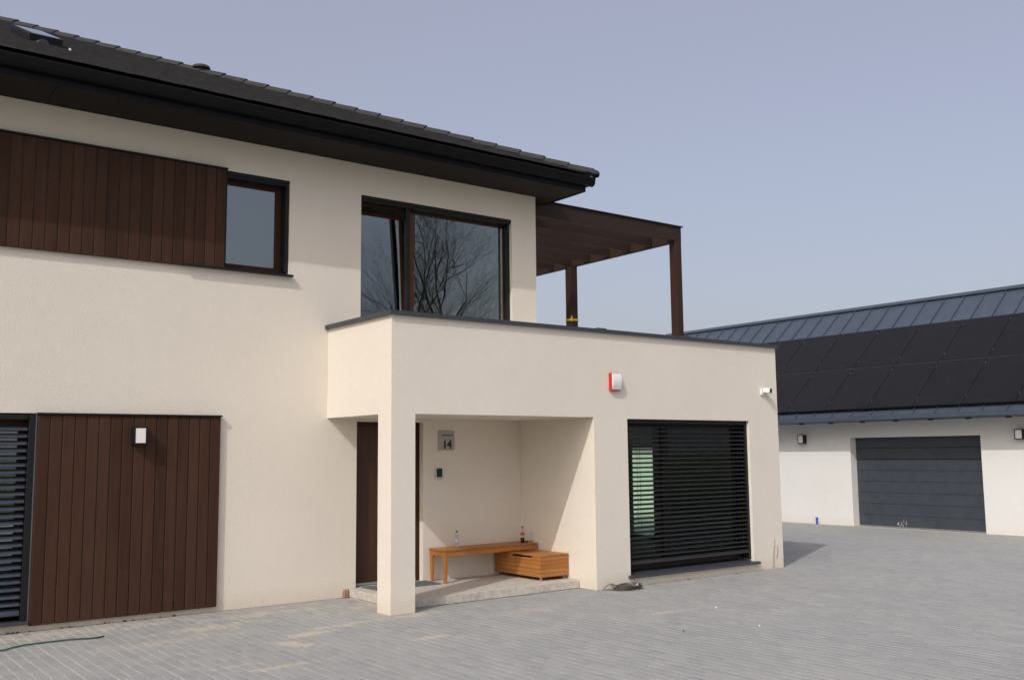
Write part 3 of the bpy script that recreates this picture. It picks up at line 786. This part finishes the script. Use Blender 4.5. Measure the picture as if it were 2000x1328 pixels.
sc = thing('security_camera', 'small white security camera with black lens near the top right wall corner', 'camera', (13.75, YB, 3.03))
m = MB(); m.box(13.66, 13.76, YB-.035, YB-.0005, 2.955, 3.075); obj('camera_base', m, WPLAS, sc, bev=.012)
bd = Vector((.42, -.90, -.10)).normalized(); sv = Vector((.90, .42, 0)).normalized(); uv = sv.cross(bd); 
if uv.z < 0: uv = -uv
c0 = Vector((13.725, YB-.03, 3.04))
def cbox(mb, t0, t1, hw, hh):
    mb.hexa([c0+bd*t0+sv*a*hw+uv*b*hh for a, b in ((-1,-1),(1,-1),(1,1),(-1,1))], [c0+bd*t1+sv*a*hw+uv*b*hh for a, b in ((-1,-1),(1,-1),(1,1),(-1,1))])
m = MB(); cbox(m, 0, .12, .045, .042); obj('camera_body', m, WPLAS, sc, bev=.012)
m = MB(); cbox(m, .1201, .140, .044, .040); obj('lens', m, KPLAS, sc, bev=.006)

sg = thing('house_number_sign', 'grey house number plaque reading 14 beside the front door', 'sign', (8.36, 0, 2.2))
obj('plaque', B(8.215, 8.505, -.022, -.004, 2.055, 2.35), GPLAS, sg, bev=.003)
for px_, pz_ in ((8.235,2.075),(8.485,2.075),(8.235,2.33),(8.485,2.33)): obj('screw', MB().tube([(px_,-.0225,pz_),(px_,-.026,pz_)], .006, 8), ALU, sg)
def text(body, size, x, z, y, parent, name, off):
    cu = bpy.data.curves.new(name, 'FONT'); cu.body = body; cu.size = size; cu.align_x = 'CENTER'; cu.extrude = .002; cu.offset = off
    tmp = bpy.data.objects.new('tmp', cu); COL.objects.link(tmp); bpy.context.view_layer.update()
    me = bpy.data.meshes.new_from_object(tmp.evaluated_get(bpy.context.evaluated_depsgraph_get()))
    bpy.data.objects.remove(tmp); me.materials.clear(); me.materials.append(KPLAS); me.name = name
    o = bpy.data.objects.new(name, me); COL.objects.link(o); o.parent = parent
    o.rotation_euler = (math.pi/2, 0, 0); o.location = Vector((x, y, z))-org(parent); return o
text('14', .165, 8.365, 2.092, -.0245, sg, 'number', .007)
m = MB(); xx = 8.265
for wd in (.018,.012,.02,.014,.02,.012,.018,.016,.014):
    m.box(xx, xx+wd, -.0235, -.0221, 2.276, 2.296); xx += wd+.008
obj('small_print', m, KPLAS, sg)
ic = thing('intercom', 'small black door intercom on the wall below the house number', 'intercom', (8.22, 0, 1.7))
obj('intercom_body', B(8.160, 8.278, -.03, -.004, 1.615, 1.785), ALU, ic, bev=.006)
obj('screen', B(8.166, 8.272, -.033, -.0301, 1.650, 1.780), KPLAS, ic)

# ================================================================ bench, chest and what stands on them
F0 = .1155
bx0, bx1, by0, by1, bz = 8.015, 9.765, -.475, -.045, .600
bn = thing('bench', 'orange brown slatted wooden bench in the porch recess', 'bench', (8.9, -.26, F0))
ns = 4; sw = (by1-by0)/ns
for k in range(ns):
    obj('seat_plank', B(bx0, bx1, by0+k*sw+.003, by0+(k+1)*sw-.003, bz-.025, bz), TEAK, bn, bev=.003)
for xx in (bx0+.01, bx1-.07):
    for yy in (by0+.008, by1-.068):
        obj('leg', MB().hexa([(xx+.008,yy+.008,F0),(xx+.052,yy+.008,F0),(xx+.052,yy+.052,F0),(xx+.008,yy+.052,F0)], [(xx,yy,bz-.0255),(xx+.06,yy,bz-.0255),(xx+.06,yy+.06,bz-.0255),(xx,yy+.06,bz-.0255)]), TEAKZ, bn, bev=.003)
for yy in (by0+.014, by1-.038): obj('apron', B(bx0+.071, bx1-.071, yy, yy+.024, bz-.098, bz-.026), TEAK, bn, bev=.002)
for xx in (bx0+.018, bx1-.042): obj('end_rail', B(xx, xx+.024, by0+.069, by1-.069, bz-.098, bz-.026), TEAKY, bn, bev=.002)

ch = thing('storage_chest', 'orange brown wooden storage chest on castors pushed under the bench end', 'chest', (9.52, -.6, F0))
cx0, cx1, cy0, cy1, cz0, cz1 = 9.245, 9.775, -1.195, -.03, .166, .468
nsl = 5; sh = (cz1-cz0)/nsl
for k in range(nsl):
    z0, z1 = cz0+k*sh+.0015, cz0+(k+1)*sh-.0015
    obj('front_slat', B(cx0+.001, cx1-.001, cy0, cy0+.02, z0, z1), TEAK, ch, bev=.002)
    obj('back_slat', B(cx0+.001, cx1-.001, cy1-.02, cy1, z0, z1), TEAK, ch, bev=.002)
    if k == nsl-1:
        obj('side_slat', B(cx0-.001, cx0+.019, cy0+.021, -.98, z0, z1), TEAKY, ch, bev=.002)
        obj('side_slat', B(cx0-.001, cx0+.019, -.5, cy1-.021, z0, z1), TEAKY, ch, bev=.002)
        obj('side_slat', B(cx0-.001, cx0+.019, -.979, -.501, z0, z1-.028), TEAKY, ch, bev=.002)
    else: obj('side_slat', B(cx0-.001, cx0+.019, cy0+.021, cy1-.021, z0, z1), TEAKY, ch, bev=.002)
    obj('side_slat', B(cx1-.019, cx1+.001, cy0+.021, cy1-.021, z0, z1), TEAKY, ch, bev=.002)
obj('chest_floor', B(cx0+.021, cx1-.021, cy0+.021, cy1-.021, cz0, cz0+.015), TEAKY, ch)
nl = 5; lw = (cx1-cx0+.012)/nl
for k in range(nl): obj('lid_board', B(cx0-.006+k*lw+.0015, cx0-.006+(k+1)*lw-.0015, cy0-.008, cy1, cz1+.001, cz1+.023), TEAKY, ch, bev=.002)
for xx in (cx0+.04, cx1-.05):
    for yy in (cy0+.05, cy1-.06):
        m = MB(); m.tube([(xx-.011,yy,F0+.020),(xx+.011,yy,F0+.020)], .020, 12); m.box(xx-.015,xx-.0115,yy-.012,yy+.012,F0+.018,cz0-.002); m.box(xx+.0115,xx+.015,yy-.012,yy+.012,F0+.018,cz0-.002); m.box(xx-.02,xx+.02,yy-.02,yy+.02,cz0-.004,cz0-.0005)
        obj('castor', m, ALU, ch)

wb = thing('water_bottle', 'clear bluish plastic water bottle standing on the left part of the bench', 'bottle', (8.44, -.17, bz))
b_ = MB(); b_.lathe([(.030,0),(.034,.006),(.034,.05),(.031,.06),(.034,.07),(.034,.105),(.031,.112),(.034,.12),(.033,.15),(.024,.185),(.014,.205),(.013,.22)], 8.44, -.17, bz+.0006, 18); obj('bottle_body', b_, PET, wb, smooth=True)
b_ = MB(); b_.lathe([(.016,.2205),(.016,.24),(.014,.243)], 8.44, -.17, bz, 14); obj('cap', b_, plain('navy_cap', (.03,.04,.12), .4), wb)
b_ = MB(); b_.lathe([(.0345,.072),(.0345,.112)], 8.44, -.17, bz, 18); obj('bottle_label', b_, plain('pale_label', (.62,.68,.78), .5), wb, smooth=False)
cb = thing('cola_bottle', 'half empty drink bottle with red label and black cap on the bench end', 'bottle', (9.60, -.30, bz))
X, Y = 9.60, -.30
b_ = MB(); b_.lathe([(.028,0),(.033,.008),(.033,.06),(.029,.085),(.033,.115),(.033,.15),(.028,.18),(.014,.215),(.0135,.232)], X, Y, bz+.0006, 18); obj('bottle_body', b_, JAR, cb, smooth=True)
b_ = MB(); b_.lathe([(.026,.004),(.0305,.010),(.0305,.058),(.027,.078)], X, Y, bz, 16); obj('drink', b_, COLA, cb, smooth=True)
b_ = MB(); b_.lathe([(.0336,.115),(.0336,.152)], X, Y, bz, 18); obj('bottle_label', b_, LABR, cb)
b_ = MB(); b_.lathe([(.016,.2325),(.016,.252),(.014,.255)], X, Y, bz, 14); obj('cap', b_, KPLAS, cb)
at = thing('ashtray', 'small glass ashtray at the far right end of the bench', 'ashtray', (9.70, -.36, bz))
b_ = MB(); b_.lathe([(.040,0),(.047,.032),(.041,.034),(.036,.010),(.002,.009)], 9.70, -.37, bz+.0006, 16); obj('bowl', b_, JAR, at, smooth=False)
b_ = MB(); b_.lathe([(.030,.0105),(.030,.016),(.006,.020)], 9.70, -.37, bz, 10); obj('ash', b_, KPLAS, at)
tag(obj('matchbox', B(9.645, 9.685, -.335, -.315, bz+.0006, bz+.03), plain('brown_card', (.10,.05,.025), .8)), 'tiny dark brown box between drink bottle and ashtray on the bench', 'box')
m = MB(); m.box(6.90, 7.98, -.46, -.02, F0+.0006, F0+.014)
tag(obj('doormat', m, MAT_, bev=.004), 'dark grey doormat on the concrete step before the front door', 'doormat')

# ================================================================ odds and ends on the ground
ck = thing('cable_coil', 'loose coil of dark grey cable lying at the foot of the right porch pier', 'cable', (10.25, -2.02, 0))
random.seed(5)
m = MB()
for k in range(9):
    rx_, ry_ = random.uniform(.17, .24), random.uniform(.13, .20); ox, oy = random.uniform(-.03, .03), random.uniform(-.03, .03); ph = random.uniform(0, 6)
    m.tube([(10.22+ox+rx_*math.cos(a), -2.02+oy+ry_*math.sin(a), .008+.007*k+.010*math.sin(2*a+ph)) for a in [2*math.pi*i/28 for i in range(28)]], .0058, 5, closed=True)
obj('cable_loops', m, CABLE, ck, smooth=True)
m = MB(); m.tube([(10.08,-1.98,.03),(10.03,-1.93,.07),(9.99,-1.90,.085),(9.94,-1.885,.07),(9.90,-1.87,.03),(9.865,-1.87,.008),(9.93,-1.93,.007),(10.03,-2.05,.010)], .0058, 6); obj('cable_end', m, CABLE, ck, smooth=True)
m = MB(); m.tube([(10.27,-2.15,.05),(10.34,-2.10,.075),(10.40,-2.05,.07),(10.43,-2.0,.045)], .0075, 6); obj('white_tie', m, WPLAS, ck, smooth=True)
m = MB(); m.tube([(.8,-1.35,.012),(1.5,-1.18,.012),(1.95,-1.08,.012),(2.10,-1.12,.012),(2.20,-1.02,.012),(2.33,-.95,.012),(2.55,-.93,.012),(2.80,-.93,.012),(3.0,-1.0,.012),(3.06,-1.01,.012),(3.14,-.968,.012)], .0085, 8)
tag(obj('garden_hose', m, GREEN, smooth=True), 'thin green hose end lying on the pavers at the lower left', 'hose')
m = MB(); m.tube([(GX-.045,3.87,-.02),(GX-.045,3.87,.185)], .032, 14)
tag(obj('pipe_stub', m, BLUE), 'short blue pipe stub standing at the foot of the garage wall', 'pipe')
for lb, (x, y) in (('white scrap of litter on the pavers nearest the window sill', (9.856, -4.028)), ('white scrap of litter on the pavers, lowest and furthest right of the scraps', (9.207, -5.245)), ('dark pebble on the open pavers below the cable coil', (8.284, -4.927))):
    m = MB(); r = .013 if 'window' in lb else .011
    p = [(x+math.cos(a)*r*random.uniform(.6,1.2), y+math.sin(a)*r*random.uniform(.6,1.2), .0045) for a in [i*math.pi/3 for i in range(6)]]
    m.hexa(p, [(x+(a-x)*.6, y+(b-y)*.6, .022) for a, b, _ in p])
    pb = 'pebble' in lb
    tag(obj('pebble' if pb else 'litter_scrap', m, CABLE if pb else WPLAS), lb, 'pebble' if pb else 'litter')

# ================================================================ bare trees opposite the facade (mirrored in the upper windows)
def bare_tree(x, y, ht, seed, lean, label):
    rnd = random.Random(seed)
    t = thing('bare_tree', label, 'tree', (x, y, 0), 'bare trees across the yard')
    tr, tw = MB(), MB()
    def grow(p, d, ln, r, lev):
        n = 4; pts = [p]; q = p.copy(); dd = d.copy()
        for i in range(n):
            dd = (dd+Vector((rnd.gauss(0,.12), rnd.gauss(0,.12), rnd.gauss(.05,.08)))).normalized(); q = q+dd*ln/n; pts.append(q.copy())
        rad = [r*(1-.5*i/n) for i in range(n+1)]
        (tr if lev < 3 else tw).tube(pts, rad, 6 if lev < 2 else (4 if lev < 4 else 3), caps=False)
        if lev >= 6: return
        for i in range(1, n+1):
            for _ in range(1 if i < n else 2):
                if lev == 0 and i < 2: continue
                ax = Vector((rnd.gauss(0,1), rnd.gauss(0,1), rnd.gauss(0,.5))).normalized()
                wa = (.45, .75) if lev < 2 else (.55, 1.0)
                nd = (dd*rnd.uniform(.7,1.0)+ax*rnd.uniform(*wa)+Vector((.06,0,.07))).normalized()
                grow(pts[i], nd, ln*rnd.uniform(.6,.82), rad[i]*rnd.uniform(.50,.66), lev+1)
    grow(Vector((x,y,-.1)), Vector((lean,0,1)).normalized(), ht*.36, ht*.0145, 0)
    obj('trunk', tr, BARK, t); obj('crown', tw, BARK, t)
bare_tree(24.3, -26, 19.5, 21, .10, 'tall bare leafless tree across the yard, mirrored in the upper window')
bare_tree(27.2, -27.0, 19.0, 33, -.02, 'lower bare leafless tree across the yard, mirrored at the right of the upper window')
